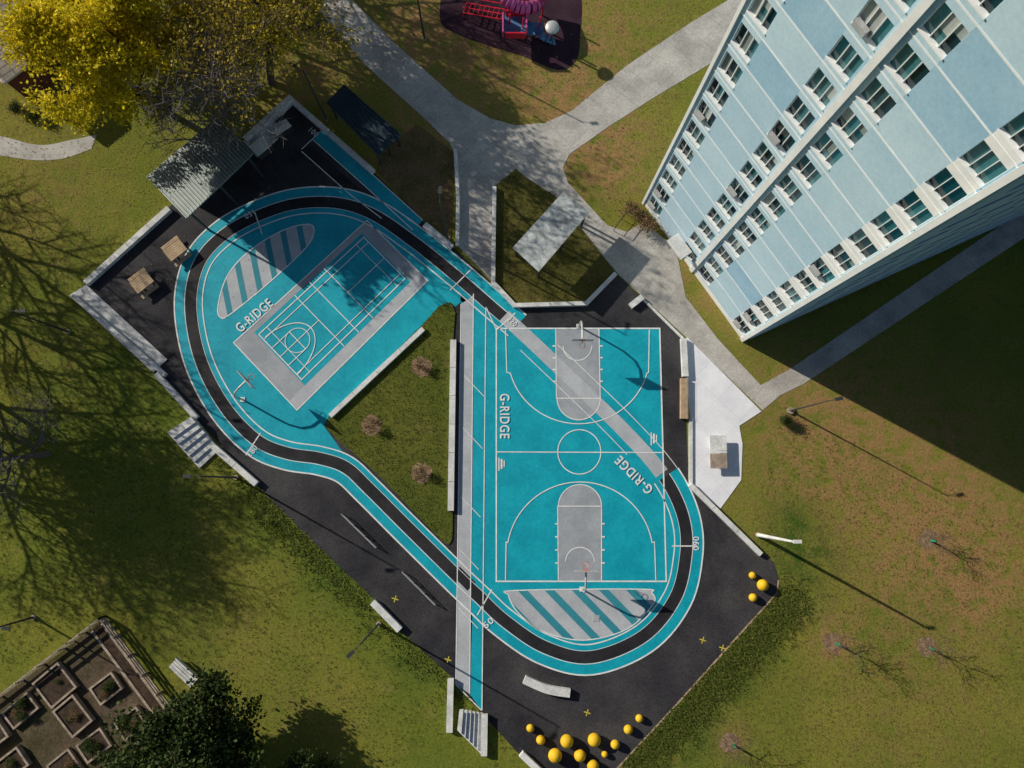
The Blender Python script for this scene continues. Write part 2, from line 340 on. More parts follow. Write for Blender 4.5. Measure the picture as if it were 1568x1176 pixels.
line(mb, [(761, 692), (1015, 693)], W, z + .004, white); line(mb, arc(887, 692, 33, 34, 0, 350, 36), W, z + .007, white, True)
line(mb, key1, W, z + .004, white, True); line(mb, key2, W, z + .004, white, True)
line(mb, [(852, 610), (919, 610)], W, z + .007, white); line(mb, [(854, 775), (921, 775)], W, z + .007, white)
line(mb, [(774, 505), (776, 570)] + arc(886, 545, 108, 104, 165, 15, 40) + [(993, 570), (994, 505)], W, z + .010, white)
line(mb, [(774, 888), (775, 830)] + arc(888, 850, 112, 112, 190, 350, 40) + [(1002, 830), (1004, 888)], W, z + .010, white)
line(mb, arc(884, 530, 22, 22, 0, 180, 20), W, z + .01, white); line(mb, arc(888, 860, 22, 22, 180, 360, 20), W, z + .01, white)
for kx, sg in ((851, -1), (918, 1)):
    for yy in (530, 548, 566, 584): line(mb, [(kx, yy), (kx + sg * 5, yy)], .12, z + .01, white)
for kx, sg in ((855, -1), (921, 1)):
    for yy in (862, 842, 822, 802): line(mb, [(kx, yy), (kx + sg * 5, yy)], .12, z + .01, white)
band(mb, diag[8:], 24 * S - .03, 24 * S + .03, z + .013, white); band(mb, diag[4:-8], -22 * S - .03, -22 * S + .03, z + .013, white)
mb.build("court_lines", bc)
def clip(poly, nrm, d):
    out = []; N = len(poly)
    for i in range(N):
        p, q = poly[i], poly[(i + 1) % N]; a_ = p[0] * nrm[0] + p[1] * nrm[1] - d; b_ = q[0] * nrm[0] + q[1] * nrm[1] - d
        if a_ >= 0: out.append(p)
        if a_ * b_ < 0: t = a_ / (a_ - b_); out.append((p[0] + (q[0] - p[0]) * t, p[1] + (q[1] - p[1]) * t))
    return out
tealg = M("teal_grey_paint", (.03, .22, .29), (.04, .26, .33), .3, 9, .09, .6)
def striped(name, poly, dirv, w1, w2, par):
    e = E(name); e.parent = par
    flat("grey_fill", poly, T2 + .002, greyp2, e)
    dl = math.hypot(*dirv); nr = (-dirv[1] / dl, dirv[0] / dl); vals = [p[0] * nr[0] + p[1] * nr[1] for p in poly]
    t = min(vals) + w1; mb = MB()
    while t < max(vals):
        q = clip(clip(poly, nr, t), (-nr[0], -nr[1]), -(t + w2))
        if len(q) > 2: mb.prism(GL(q), T2 - .02, T2 + .007, tealg)
        t += w1 + w2
    mb.build("teal_stripes", e); mb = MB(); line(mb, poly, .09, T4, white, True); mb.build("outline", e)
striped("striped_apron", crom([(779, 912), (790, 904), (980, 902), (998, 908), (1000, 925), (960, 963), (895, 980), (835, 968), (795, 940)], True, 6), (60, 62), 19, 11, bc)
striped("striped_apron", crom([(334, 470), (347, 425), (378, 388), (425, 357), (465, 344), (481, 350), (470, 378), (410, 435), (352, 482), (338, 486)], True, 5), (12, 60), 17, 9, tr)
slab("drain_cover", [(908, 942), (918, 942), (918, 952), (908, 952)], .03, .07, silver)
# ------------------------------------------------------------------ west multi-sport court
wc = E("multi_sport_court")
QA, QB, QC, QD = [G(*p) for p in ((358, 525), (562, 338), (655, 430), (455, 628))]
def WQ(u, v): return QA.lerp(QB, u).lerp(QD.lerp(QC, u), v)
def wline(mb, pts, w_, z, mat, closed=False):
    P = [WQ(*p) for p in pts]; A = offs(P, w_ / 2, closed); Bq = offs(P, -w_ / 2, closed); k = len(mb.v); N = len(P)
    for i in range(N): mb.v += [(A[i].x, A[i].y, z), (Bq[i].x, Bq[i].y, z)]
    for i in range(N if closed else N - 1):
        j = (i + 1) % N; mb.f.append((k + 2 * i, k + 2 * i + 1, k + 2 * j + 1, k + 2 * j)); mb.m.append(mb.mi(mat))
def wq(mb, u0, u1, v0, v1, z, mat): mb.face([Vector((*WQ(u, v).xy, z)) for u, v in ((u0, v0), (u0, v1), (u1, v1), (u1, v0))], mat)
mb = MB(); wq(mb, 0, 1, .87, 1, T2, greyp2); wq(mb, 0, .12, 0, .87, T2, greyp); wq(mb, .93, 1, 0, .87, T2, greyp); wq(mb, .12, .93, 0, .07, T2, greyp); mb.build("grey_border", wc)
mb = MB(); z = T4
wline(mb, [(0, 0), (1, 0), (1, 1), (0, 1)], .09, z, white, True)
wline(mb, [(.13, .12), (.92, .12), (.92, .80), (.13, .80)], .09, z + .004, white, True)
wline(mb, [(.13, .20), (.92, .20)], .07, z + .008, white); wline(mb, [(.13, .72), (.92, .72)], .07, z + .008, white)
wline(mb, [(.13, .46), (.42, .46)], .07, z + .008, white); wline(mb, [(.64, .46), (.92, .46)], .07, z + .008, white)
for u in (.42, .53, .64): wline(mb, [(u, .07), (u, .87)], .07, z + .012, white)
for u in (.19, .86): wline(mb, [(u, .12), (u, .80)], .05, z + .012, white)
wline(mb, [(.13 + .23 * math.sin(math.radians(t)), .46 + .27 * math.cos(math.radians(t))) for t in range(0, 181, 8)], .08, z + .016, white)
wline(mb, [(.26 + .07 * math.sin(math.radians(t)), .46 + .13 * math.cos(math.radians(t))) for t in range(0, 360, 12)], .06, z + .018, white, True)
wline(mb, [(.13, .33), (.26, .33), (.26, .59), (.13, .59)], .07, z + .02, white)
mb.build("court_lines", wc)
def text(s_, u, v, du, dv, hgt, width, par, off=.02, sp=1.15):
    cu = bpy.data.curves.new("lettering", 'FONT'); cu.body = s_; cu.size = hgt / .72; cu.offset = off; cu.align_x = 'CENTER'; cu.align_y = 'CENTER'; cu.materials.append(white)
    cu.space_character = sp
    o = bpy.data.objects.new("lettering", cu); scene.collection.objects.link(o)
    p = G(u, v); q = G(u + du, v + dv); x = (q - p).normalized(); y = Vector((-x.y, x.x, 0))
    bpy.context.view_layer.update(); wd = max(.1, o.dimensions.x); k = width / wd
    m = Matrix(((x.x * k, y.x, 0, p.x), (x.y * k, y.y, 0, p.y), (0, 0, 1, T5 + .03), (0, 0, 0, 1)))
    o.matrix_world = m
    bpy.context.view_layer.update()
    me = bpy.data.meshes.new_from_object(o.evaluated_get(bpy.context.evaluated_depsgraph_get())); me.transform(m)
    bpy.data.objects.remove(o); ob = bpy.data.objects.new("lettering", me); scene.collection.objects.link(ob); ob.parent = par
text("G-RIDGE", 772, 637, 0, 10, 14.5 * S, 68 * S, bc)
text("G-RIDGE", 971, 727, -10, -10, 14.5 * S, 70 * S, bc)
text("G-RIDGE", 390, 484, 10, -8.5, 15 * S, 66 * S, tr)
for s_, u, v, du, dv in (("100", 480, 203, 10, 9), ("220", 784, 493, 10, 9), ("50", 748, 954, 10, -9), ("090", 1066, 832, 0, -10), ("180", 387, 691, 8, -10), ("150", 383, 328, -10, 6)):
    text(s_, u, v, du, dv, 9 * S, 16 * S if s_ != "090" else 20 * S, tr, .01)
for (u, v) in ((768, 711), (1001, 672)):
    mb = MB()
    for k, wd in enumerate((.10, .16, .10)): line(mb, [(u - 4 + 4 * k, v - 10 + 2 * k), (u - 4 + 4 * k, v + 10 - 3 * k)], wd, T5, white)
    mb.build("painted_logo", bc)
mb = MB()
for (u, v) in ((605, 917), (686, 1010), (1076, 980), (1106, 992), (899, 1091)):
    for k in range(2):
        dx, dy = ((5, 1.5), (-1.5, 5))[k]; line(mb, [(u - dx, v - dy), (u + dx, v + dy)], .09, T1 + .004 * k, yelp)
mb.build("yellow_ground_marks")
# ------------------------------------------------------------------ seat walls, benches
WL = [([(440, 147), (571, 262)], .45, .5), ([(130, 433), (258, 318)], .5, .5), ([(375, 212), (445, 148)], .5, .9),
      ([(650, 343), (692, 378)], .5, .45), ([(697, 228), (701, 300), (700, 375)], .3, .5),
      ([(757, 285), (755, 432), (788, 467), (898, 464), (943, 418)], .35, .5), ([(1047, 518), (1050, 576)], .5, .45),
      ([(1057, 742), (1166, 849)], .4, .45), ([(694, 520), (690, 782)], .5, .45), ([(505, 637), (648, 503)], .4, .45),
      ([(238, 572), (300, 640)], .45, .5), ([(325, 683), (392, 741)], .5, .5), ([(110, 452), (252, 574)], .35, .5),
      ([(570, 922), (612, 965)], .55, .5), ([(690, 1040), (688, 1122)], .5, .5), ([(742, 1095), (741, 1158)], .5, .5),
      ([(798, 1155), (830, 1185)], .5, .5), ([(966, 468), (984, 454)], .5, .45), ([(1058, 640), (1058, 742)], .3, .2), ([(985, 458), (1046, 518)], .2, .18)]
for p, w_, h in WL: wall("concrete_seat_wall", p, w_, h, concL)
wall("curved_concrete_bench", crom([(803, 1041), (838, 1056), (873, 1062)], False, 6), .65, .5, concL)
wall("wooden_bench", [(1048, 579), (1048, 641)], .6, .45, woodt)
mb = MB()
for i in range(5): line(mb, [(1044 + 2.2 * i, 579), (1044 + 2.2 * i, 641)], .02, .456, wood)
mb.build("bench_slats")
mb = MB(); line(mb, [(1192, 888), (1190, 908), (1120, 985), (1030, 1085), (900, 1225)], .14, .037, woodt); mb.build("pavement_edging")
# entrance handrail
mb = MB(); RP = [G(u, v, 1.0) for u, v in ((942, 348), (955, 330), (972, 316), (990, 328), (1000, 345))]
mb.path(RP, .03, metal, 6)
for p in RP: mb.tube((p.x, p.y, 0), p, .03, .03, metal, 6)
mb.path([p - ZZ * .45 for p in RP], .02, metal, 6); mb.build("metal_handrail")
def picnic(u, v, ang):
    e = E("picnic_table"); c_ = G(u, v, .75); x = Vector((math.cos(ang), math.sin(ang), 0)); y = Vector((-x.y, x.x, 0)); zz = Vector((0, 0, 1)); c_.z = 0
    mb = MB()
    for k in range(6): mb.box(c_ + y * (k - 2.5) * .2 + zz * .75, x * .85, y * .09, zz * .025, woodt)
    mb.build("table_top", e); mb = MB()
    for sg in (-1, 1):
        for k in range(2): mb.box(c_ + y * (sg * .95 + (k - .5) * .17) + zz * .45, x * .85, y * .075, zz * .02, woodt)
    mb.build("seats", e); mb = MB()
    for sg in (-1, 1):
        mb.box(c_ + x * sg * .6 + zz * .41, x * .04, y * .95, zz * .03, metal)
        for s2 in (-1, 1): mb.tube(c_ + x * sg * .6 + y * s2 * .75, c_ + x * sg * .6 + y * s2 * .3 + zz * .73, .04, .04, metal)
    mb.build("legs", e)
picnic(268, 383, math.radians(40)); picnic(217, 432, math.radians(40))
e = E("game_table"); c_ = G(1100, 692, .7); c_.z = 0
mb = MB(); mb.box(c_ + Y * .75 + ZZ * .7, X * .7, Y * .62, ZZ * .05, concL); mb.box(c_ - Y * .75 + ZZ * .7, X * .7, Y * .62, ZZ * .05, wood); mb.box(c_ + ZZ * .7, X * .7, Y * .1, ZZ * .04, concL); mb.build("table_top", e)
mb = MB()
for sg in (-1, 1): mb.box(c_ + Y * sg * .75 + ZZ * .34, X * .4, Y * .3, ZZ * .30, concL)
mb.build("pedestals", e)
e = E("park_bench"); c_ = G(281, 1030, .45); c_.z = 0; x = (G(300, 1050) - G(263, 1015)).normalized(); y = Vector((-x.y, x.x, 0)); mb = MB()
for k in range(4): mb.box(c_ + y * (k - 1.5) * .24 + ZZ * .45, x * 1.2, y * .1, ZZ * .03, concL)
mb.build("seat", e); mb = MB(); mb.box(c_ + y * .55 + ZZ * .7, x * 1.2, y * .04, ZZ * .2, concL); mb.build("backrest", e); mb = MB()
for sg in (-1, 1): mb.box(c_ + x * sg * .9 + ZZ * .2, x * .08, y * .4, ZZ * .2, concL)
mb.build("legs", e)
# ------------------------------------------------------------------ basketball hoops
def hoop(u, v, du, dv):
    e = E("basketball_hoop"); p = G(u, v); q = G(u + du, v + dv); d = (q - p).normalized(); sdv = Vector((-d.y, d.x, 0))
    pts = [p + ZZ * 0, p + ZZ * 1.6, p + d * .05 + ZZ * 2.3, p + d * .35 + ZZ * 2.85, p + d * .9 + ZZ * 3.1, p + d * 1.75 + ZZ * 3.15]
    mb = MB(); mb.path(pts, .08, silver, 8); mb.prism([p + X * a_ + Y * b_ for a_, b_ in ((-.2, -.2), (.2, -.2), (.2, .2), (-.2, .2))], .02, .1, concL); mb.build("goose_neck_post", e)
    mb = MB(); mb.box(p + d * 1.8 + ZZ * 3.4, d * .03, sdv * .9, ZZ * .53, silver); mb.box(p + d * 1.835 + ZZ * 3.3, d * .006, sdv * .28, ZZ * .2, orange); mb.build("backboard", e)
    mb = MB(); c_ = p + d * 2.2 + ZZ * 3.05
    ring = [c_ + (d * math.cos(t) + sdv * math.sin(t)) * .24 for t in [2 * math.pi * i / 16 for i in range(17)]]; mb.path(ring, .02, orange, 6); mb.tube(p + d * 1.82 + ZZ * 3.05, c_ - d * .24, .03, .03, orange, 6); mb.build("rim", e)
    mb = MB()
    for i in range(12):
        t = 2 * math.pi * i / 12; t2 = t + .5; r1 = c_ + (d * math.cos(t) + sdv * math.sin(t)) * .23; r2 = c_ + (d * math.cos(t2) + sdv * math.sin(t2)) * .13 - ZZ * .42; mb.tube(r1, r2, .008, .008, white, 3, False)
    mb.build("net", e)
hoop(886, 500, 0, 10); hoop(891, 902, 0, -10); hoop(372, 612, 10, -9)
# ------------------------------------------------------------------ lamps
def lamp(u, v, h=8.3, mat=metal, r=.075, hd=(1, 0), name="street_lamp", arm=.7, foot=.2):
    e = E(name); p = G(u, v); p.z = 0; d = Vector((*hd, 0)).normalized(); s_ = Vector((-d.y, d.x, 0)); mb = MB()
    mb.tube(p - ZZ * .1, p + ZZ * .2, foot, foot, wood, 14); mb.tube(p, p + ZZ * h, r * 1.3, r * .7, mat, 10); mb.build("pole", e); mb = MB()
    mb.tube(p + ZZ * (h - .1), p + ZZ * (h + .05) + d * arm, .03, .03, mat, 6); mb.box(p + d * (arm + .2) + ZZ * (h + .06), d * .3, s_ * .13, ZZ * .05, mat); mb.build("lamp_head", e)
lamp(650, 60); lamp(500, 183, 8.3, hd=(-1, .5)); lamp(686, 366, 9, hd=(0, 1)); lamp(1210, 629, 7.6, metal, .06, hd=(1, .2), foot=.3); lamp(1160, 819, 7.9, concL, .13, hd=(1, 0), arm=.15)
lamp(580, 955, 8.6, hd=(-.6, -.6)); lamp(362, 731, 8.0, metal, hd=(-1, 0)); lamp(105, 508, 8.0); lamp(52, 945, 5)
# ------------------------------------------------------------------ yellow balls
def ball(u, v, rp):
    r = rp * S * .95; p = G(u, v, r); mb = MB(); n1, n2 = 20, 10
    for j in range(n2 + 1):
        ph = math.pi * j / n2
        for i in range(n1): t = 2 * math.pi * i / n1; mb.v.append((p.x + r * math.sin(ph) * math.cos(t), p.y + r * math.sin(ph) * math.sin(t), max(.02, p.z + r * math.cos(ph))))
    for j in range(n2):
        for i in range(n1): mb.f.append((j * n1 + i, (j + 1) * n1 + i, (j + 1) * n1 + (i + 1) % n1, j * n1 + (i + 1) % n1)); mb.m.append(mb.mi(yellow))
    mb.build("yellow_play_boulder", smooth=True)
for q in ((1152, 881, 5.5), (1168, 896, 9), (1153, 915, 6.5), (812, 1115, 6), (828, 1133, 7), (868, 1135, 10), (850, 1157, 10.5), (888, 1157, 9), (910, 1133, 10), (926, 1155, 5), (942, 1140, 7), (962, 1117, 7), (979, 1100, 6), (908, 1173, 9)): ball(*q)
# ------------------------------------------------------------------ exercise bars
for (a_, b_) in (((525, 787), (577, 838)), ((617, 875), (667, 925))):
    e = E("exercise_bars"); P = G(*a_); Q = G(*b_); mb = MB(); d = (Q - P).normalized(); s_ = Vector((-d.y, d.x, 0))
    Ln = (Q - P).length
    for k in range(4):
        c_ = P + d * Ln * k / 3; mb.tube(c_, c_ + ZZ * .6, .035, .035, silver, 6)
    mb.tube(P + ZZ * .6, Q + ZZ * .6, .04, .04, silver, 6); mb.tube(P + ZZ * .3, Q + ZZ * .3, .03, .03, silver, 6)
    mb.build("rails", e)
# ------------------------------------------------------------------ pavilion
def shelter(name, q, zt, drop, mat, seam=0, posts=metal, thick=.14, seamm=None, low=(0, 1)):
    e = E(name); P = [G(u, v, zt - (drop if i in low else 0)) for i, (u, v) in enumerate(q)]
    mb = MB(); k = [p - ZZ * thick for p in P]
    mb.face([P[0], P[3], P[2], P[1]][::-1], mat); mb.face([k[0], k[1], k[2], k[3]][::-1], mat)
    for i in range(4): j = (i + 1) % 4; mb.face([P[i], k[i], k[j], P[j]], mat)
    mb.build("roof", e)
    if seam:
        mb = MB()
        for i in range(seam + 1):
            t = i / seam; a_ = P[0].lerp(P[1], t) + ZZ * .04; b_ = P[3].lerp(P[2], t) + ZZ * .04; d = (b_ - a_); L_ = d.length; d.normalize(); s_ = (P[1] - P[0]).normalized()
            mb.box((a_ + b_) / 2, d * L_ / 2, s_ * .04, ZZ * .05, seamm or mat)
        mb.build("standing_seams", e)
    mb = MB(); cc = sum(P, Vector()) / 4
    for p in P + [P[0].lerp(P[1], .5), P[3].lerp(P[2], .5)]:
        b_ = p.lerp(cc, .12); mb.tube((b_.x, b_.y, 0), (b_.x, b_.y, b_.z - thick - .02), .1, .1, posts, 8)
    mb.build("posts", e); return e, P
e, P = shelter("picnic_pavilion", [(225, 270), (332, 180), (387, 236), (286, 334)], 4.9, 1.5, roofm, 26, seamm=roofs)
cc = sum(P, Vector()) / 4; mb = MB()
q = [P[0].lerp(cc, .1), P[1].lerp(cc, .1)]; q2 = [v.lerp(cc, .08) for v in q]
mb.prism([q[0], q[1], q2[1], q2[0]], 0, 2.9, roofd); mb.build("back_wall", e)
shelter("entrance_shelter", [(785, 379), (862, 294), (903, 324), (825, 416)], 3.3, .15, roofc, 0)
shelter("shade_canopy", [(500, 157), (526, 130), (614, 207), (579, 238)], 2.6, .1, roofd, 8, thick=.1)
for q, h in (([(380, 225), (402, 207), (417, 222), (395, 240)], .9), ([(418, 200), (440, 185), (447, 193), (424, 208)], .9)):
    slab("storage_cabinet", q, 0, h, concL, side=metal)
# ------------------------------------------------------------------ apartment building
P1 = G(985, 311); P3 = G(1137, 521); P4 = G(1568, 325)
ev = (P3 - P1).normalized(); LW = (P3 - P1).length; nv = Vector((ev.y, -ev.x, 0))
if nv.dot(-P1) < 0: nv = -nv
lv = (P4 - P3).normalized(); LL = 60.0
ST = 2.75; NS = 16; ZB = .6; top = ZB + NS * ST
bd = E("apartment_building")
def fb(mb, s0, s1, z0, z1, d0, d1, mat):
    mb.box(P1 + ev * (s0 + s1) / 2 + nv * (d0 + d1) / 2 + ZZ * (z0 + z1) / 2, ev * (s1 - s0) / 2, nv * (d1 - d0) / 2, ZZ * (z1 - z0) / 2, mat)
far1 = P1 + lv * LL; far3 = P3 + lv * LL
mb = MB(); ins = [P1 - nv * .35 + ev * .02, P3 - nv * .35 - ev * .02, far3, far1]
mb.prism(ins, 0, top, M("interior_dark", (.02, .025, .03)), None); mb.build("core", bd)
MID = LW * .495
cols = [(.40, 1.95), (MID - 2.0, MID - .42), (MID + .40, MID + 2.0), (LW - 1.9, LW - .32)]
mbb = MB(); mbw = MB(); mbg = MB(); mbf = MB(); mbc = MB()
fb(mbw, 0, LW, 0, ZB, -.3, .03, whitew)
rr = random.Random(3)
for k in range(NS):
    z0 = ZB + k * ST; wz0, wz1 = z0 + .50, z0 + 2.3
    for hf, (h0, h1) in enumerate(((0, MID), (MID, LW))):
        mt = rr.choice((bluew, bluew, bluew3, bluew2)) if hf else rr.choice((bluew, bluew3, bluew3, bluew2))
        cs = [ab for ab in cols if h0 <= ab[0] < h1]
        x0 = h0
        for (ca, cb) in cs:
            fb(mbb, x0, ca, z0 + .09, z0 + ST, -.3, 0, mt)
            wm = whitew if cb > LW - .7 else bluew
            fb(mbw, ca, cb, z0 + .09, wz0, -.3, .004, wm); fb(mbw, ca, cb, wz1, z0 + ST, -.3, .004, wm)
            x0 = cb
        fb(mbb, x0, h1, z0 + .09, z0 + ST, -.3, 0, mt)
    for (ca, cb) in cols:
        n3 = 3; ww = (cb - ca) / n3
        for i in range(n3):
            if rr.random() < .22: fb(mbg, ca + ww * i + .02, ca + ww * (i + 1) - .02, wz0 + .03 + rr.choice((0, .6, 1.0)), wz1 - .03, -.20, -.19, blind)
            fb(mbg, ca + ww * i + .02, ca + ww * (i + 1) - .02, wz0 + .03, wz1 - .03, -.24, -.22, glass)
        for i in range(n3 + 1): fb(mbf, max(ca, ca + ww * i - .022), min(cb, ca + ww * i + .022), wz0, wz1, -.21, -.10, whitew)
        fb(mbf, ca - .02, cb + .02, wz0 - .05, wz0 + .03, -.2, .06, whitew)
        if rr.random() < .10: fb(mbc, ca + .1, cb - .7, wz0 + .1, wz0 + .5, -.05, .22, silver)
    fb(mbw, 0, LW, z0, z0 + .09, -.3, .025, whitew)
mbb.build("wall_panels", bd); mbw.build("slab_edges", bd); mbg.build("window_glass", bd); mbf.build("window_frames", bd); mbc.build("air_conditioners", bd)
mb = MB(); fb(mb, MID - .22, MID + .18, 0, top + .4, .027, .16, whitew); fb(mb, LW - .22, LW + .12, 0, top + .4, -.3, .14, whitew); fb(mb, -.1, .12, 0, top + .4, -.3, .12, whitew); mb.build("pilasters", bd)
ln = Vector((lv.y, -lv.x, 0))
if ln.dot(ev) < 0: ln = -ln
mbl = MB()
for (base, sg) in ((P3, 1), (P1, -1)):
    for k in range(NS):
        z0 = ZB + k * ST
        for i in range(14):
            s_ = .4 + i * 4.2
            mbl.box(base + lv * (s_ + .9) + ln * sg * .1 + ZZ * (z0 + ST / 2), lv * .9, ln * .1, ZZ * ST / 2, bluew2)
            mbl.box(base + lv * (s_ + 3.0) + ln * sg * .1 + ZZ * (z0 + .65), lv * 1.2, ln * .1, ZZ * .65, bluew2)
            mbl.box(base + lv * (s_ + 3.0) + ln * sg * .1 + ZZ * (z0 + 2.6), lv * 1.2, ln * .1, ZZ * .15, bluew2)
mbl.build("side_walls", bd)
mb = MB(); mb.prism([P1 - ev * .2 - lv * .1, P3 + ev * .2 - lv * .1, far3 + ev * .2, far1 - ev * .2], top, top + .25, concL); mb.prism([P1 + lv * 15 + ev * 4, P1 + lv * 15 + ev * 10, P1 + lv * 24 + ev * 10, P1 + lv * 24 + ev * 4], top + .25, top + 3, bluew2); mb.build("roof", bd)
mb = MB(); fb(mb, 4.3, 6.3, 2.5, 2.7, .04, 1.2, concL); fb(mb, 4.5, 6.1, .02, 2.4, .001 + .03, .06, metal); mb.build("entrance_door", bd)
# ------------------------------------------------------------------ shingled house
hs = E("brick_house"); A = [G(-120, -60, 4), G(30, -80, 4), G(45, 98, 4), G(5, 128, 4), G(-120, 30, 4)]
mb = MB(); mb.prism(A, 3.8, 4.0, whitew, whitew); mb.build("eaves", hs)
c0 = G(-60, 20, 5.6); mb = MB()
for i in range(5): mb.face([A[i] + ZZ * .01, A[(i + 1) % 5] + ZZ * .01, c0], shingle)
mb.build("roof", hs); ce = sum(A, Vector()) / 5; mb = MB(); mb.prism([a_.lerp(ce, .08) for a_ in A], 0, 3.8, brick); mb.build("walls", hs)
# ------------------------------------------------------------------ playground
rub = crom([(674, 30), (690, -30), (780, -60), (880, -30), (888, 60), (880, 95), (852, 107), (800, 86), (745, 69), (700, 52)], True, 8)
flat("rubber_safety_surface", rub, .03, rubber)
pg = E("playground_climber"); mb = MB()
def pbox(u, v, z, hx, hy, hz, mat, ang=0):
    c_ = G(u, v, z); x = Vector((math.cos(ang), math.sin(ang), 0)); y = Vector((-x.y, x.x, 0)); mb.box(c_, x * hx, y * hy, ZZ * hz, mat)
for (u, v) in ((780, 52), (800, 58), (825, 56), (775, 26), (830, 24), (802, 30)):
    p = G(u, v, 0); mb.tube((p.x, p.y, 0), (p.x, p.y, 3.0), .08, .08, redp)
pbox(790, 36, 1.5, 1.0, .9, .06, bluep); pbox(818, 44, 1.2, .8, .6, .06, bluep); pbox(770, 38, 2.0, .06, .9, .45, pinkp); pbox(790, 54, 2.0, .9, .06, .4, redp); pbox(806, 34, 2.1, .06, .7, .35, pinkp); pbox(790, 20, 2.0, .9, .06, .4, redp); mb.build("deck", pg)
mb = MB(); a_ = G(712, 12, .9); b_ = G(770, 22, 1.6); d = (b_ - a_).normalized(); s_ = Vector((-d.y, d.x, 0))
for sg in (-.5, .5): mb.tube(a_ + s_ * sg, b_ + s_ * sg, .06, .06, redp); mb.tube((a_ + s_ * sg).xy.to_3d(), a_ + s_ * sg, .06, .06, redp); mb.tube(a_ + s_ * sg + ZZ * .8, b_ + s_ * sg + ZZ * .8, .05, .05, redp)
for i in range(9): c_ = a_.lerp(b_, i / 8); mb.tube(c_ - s_ * .5, c_ + s_ * .5, .045, .045, redp)
mb.build("ladder_bridge", pg)
mb = MB(); sp_ = [G(u, v, z_) for u, v, z_ in ((774, -4, 2.9), (779, 2, 2.87), (784, 6, 2.83), (790, 9, 2.78), (796, 11, 2.7), (803, 12, 2.6), (810, 12, 2.5), (817, 10, 2.3), (822, 6, 2.1), (826, 1, 1.8), (828, -5, 1.5))]; mb.path(sp_, .55, pinkp, 16)
sp_ = [G(825, 52, 1.5), G(835, 58, 1.1), G(845, 62, .6), G(850, 64, .3)]
for i in range(3):
    p, q = sp_[i], sp_[i + 1]; d = (q - p); Ld = d.length; d.normalize(); s_ = Vector((-d.y, d.x, 0)).normalized(); mb.box((p + q) / 2, d * Ld / 2, s_ * .35, ZZ * .05, bluep)
mb.build("slides", pg, True)
mb = MB(); p = G(846, 38, 3.2); mb.tube((p.x, p.y, 0), (p.x, p.y, 3.0), .08, .08, metal)
for i in range(6):
    r0 = .62 * math.cos(i * math.pi / 12); r1 = .62 * math.cos((i + 1) * math.pi / 12); mb.tube((p.x, p.y, 2.8 + .4 * math.sin(i * math.pi / 12)), (p.x, p.y, 2.8 + .4 * math.sin((i + 1) * math.pi / 12)), r0, max(r1, .01), silver, 16)
mb.build("bubble_dome", pg, True)
# ------------------------------------------------------------------ trees
def grow(seed, h, trunk_r, levels, spread=.9, kids=(5, 4, 4, 4, 3), up=.25, bare_h=.3):
    rg = random.Random(seed); segs = []; tips = []
    def br(p, d, ln_, r, lv_):
        n_ = 4 if lv_ < 3 else 2; pts = [p]; dd = d.copy()
        for i in range(n_):
            dd = (dd + Vector((rg.gauss(0, .12), rg.gauss(0, .12), rg.gauss(0, .06) + up * .15))).normalized(); pts.append(pts[-1] + dd * ln_ / n_)
        for i in range(n_): segs.append((pts[i], pts[i + 1], r * (1 - .6 * i / n_), r * (1 - .6 * (i + 1) / n_), lv_))
        if lv_ >= levels: tips.append(pts[-1]); tips.append(pts[len(pts) // 2]); return
        nk = kids[min(lv_, len(kids) - 1)]; base = bare_h if lv_ == 0 else .25
        for k in range(nk):
            t = base + (1 - base) * (k + rg.random() * .8) / nk; t = min(t, .99); i = int(t * n_); q = pts[i].lerp(pts[i + 1], t * n_ - i)
            az = rg.random() * 6.283 if lv_ > 0 else (k * 2.4 + rg.random() * .6)
            side = Vector((math.cos(az), math.sin(az), .12)); side = (side - dd * side.dot(dd) * .6).normalized()
            nd = (dd * (1 - spread * .62) + side * spread + ZZ * up * .5).normalized()
            br(q, nd, ln_ * (.52 + .2 * rg.random()) * (1.15 - .35 * t if lv_ == 0 else 1), r * (.5 if lv_ == 0 else .55), lv_ + 1)
    br(Vector((0, 0, 0)), Vector((0, 0, 1)), h * .72, trunk_r, 0); return segs, tips
def tree_mesh(name, seed, h, r, levels, bk, leaf=None, nleaf=0, spread_leaf=.6, lsize=.2, **kw):
    segs, tips = grow(seed, h, r, levels, **kw); mb = MB()
    for (p, q, r0, r1, lv_) in segs: mb.tube(p, q, max(r0, .016), max(r1, .012), bk, 8 if lv_ == 0 else (5 if lv_ < 3 else 3), False)
    me1 = mb.build("tmp"); m1 = me1.data; bpy.data.objects.remove(me1); m1.name = name + "_trunk"; m2 = None
    if leaf:
        rn = np.random.RandomState(seed); T = np.array([t[:] for t in tips]); wts = rn.rand(len(T)) ** 1.5; pick = rn.choice(len(T), nleaf, p=wts / wts.sum())
        C = T[pick] + rn.normal(0, spread_leaf, (nleaf, 3)) * np.array([1, 1, .7]); a_ = rn.normal(size=(nleaf, 3)); a_ /= np.linalg.norm(a_, axis=1)[:, None]; b_ = np.cross(a_, rn.normal(size=(nleaf, 3))); b_ /= np.linalg.norm(b_, axis=1)[:, None]
        s_ = (lsize * (.5 + rn.rand(nleaf)))[:, None] / 2; V = np.stack([C - a_ * s_, C + b_ * s_ * .7, C + a_ * s_, C - b_ * s_ * .7], 1).reshape(-1, 3)
        m2 = bpy.data.meshes.new(name + "_leaves"); m2.from_pydata(V.tolist(), [], np.arange(nleaf * 4).reshape(-1, 4).tolist()); m2.materials.append(leaf)
    return m1, m2
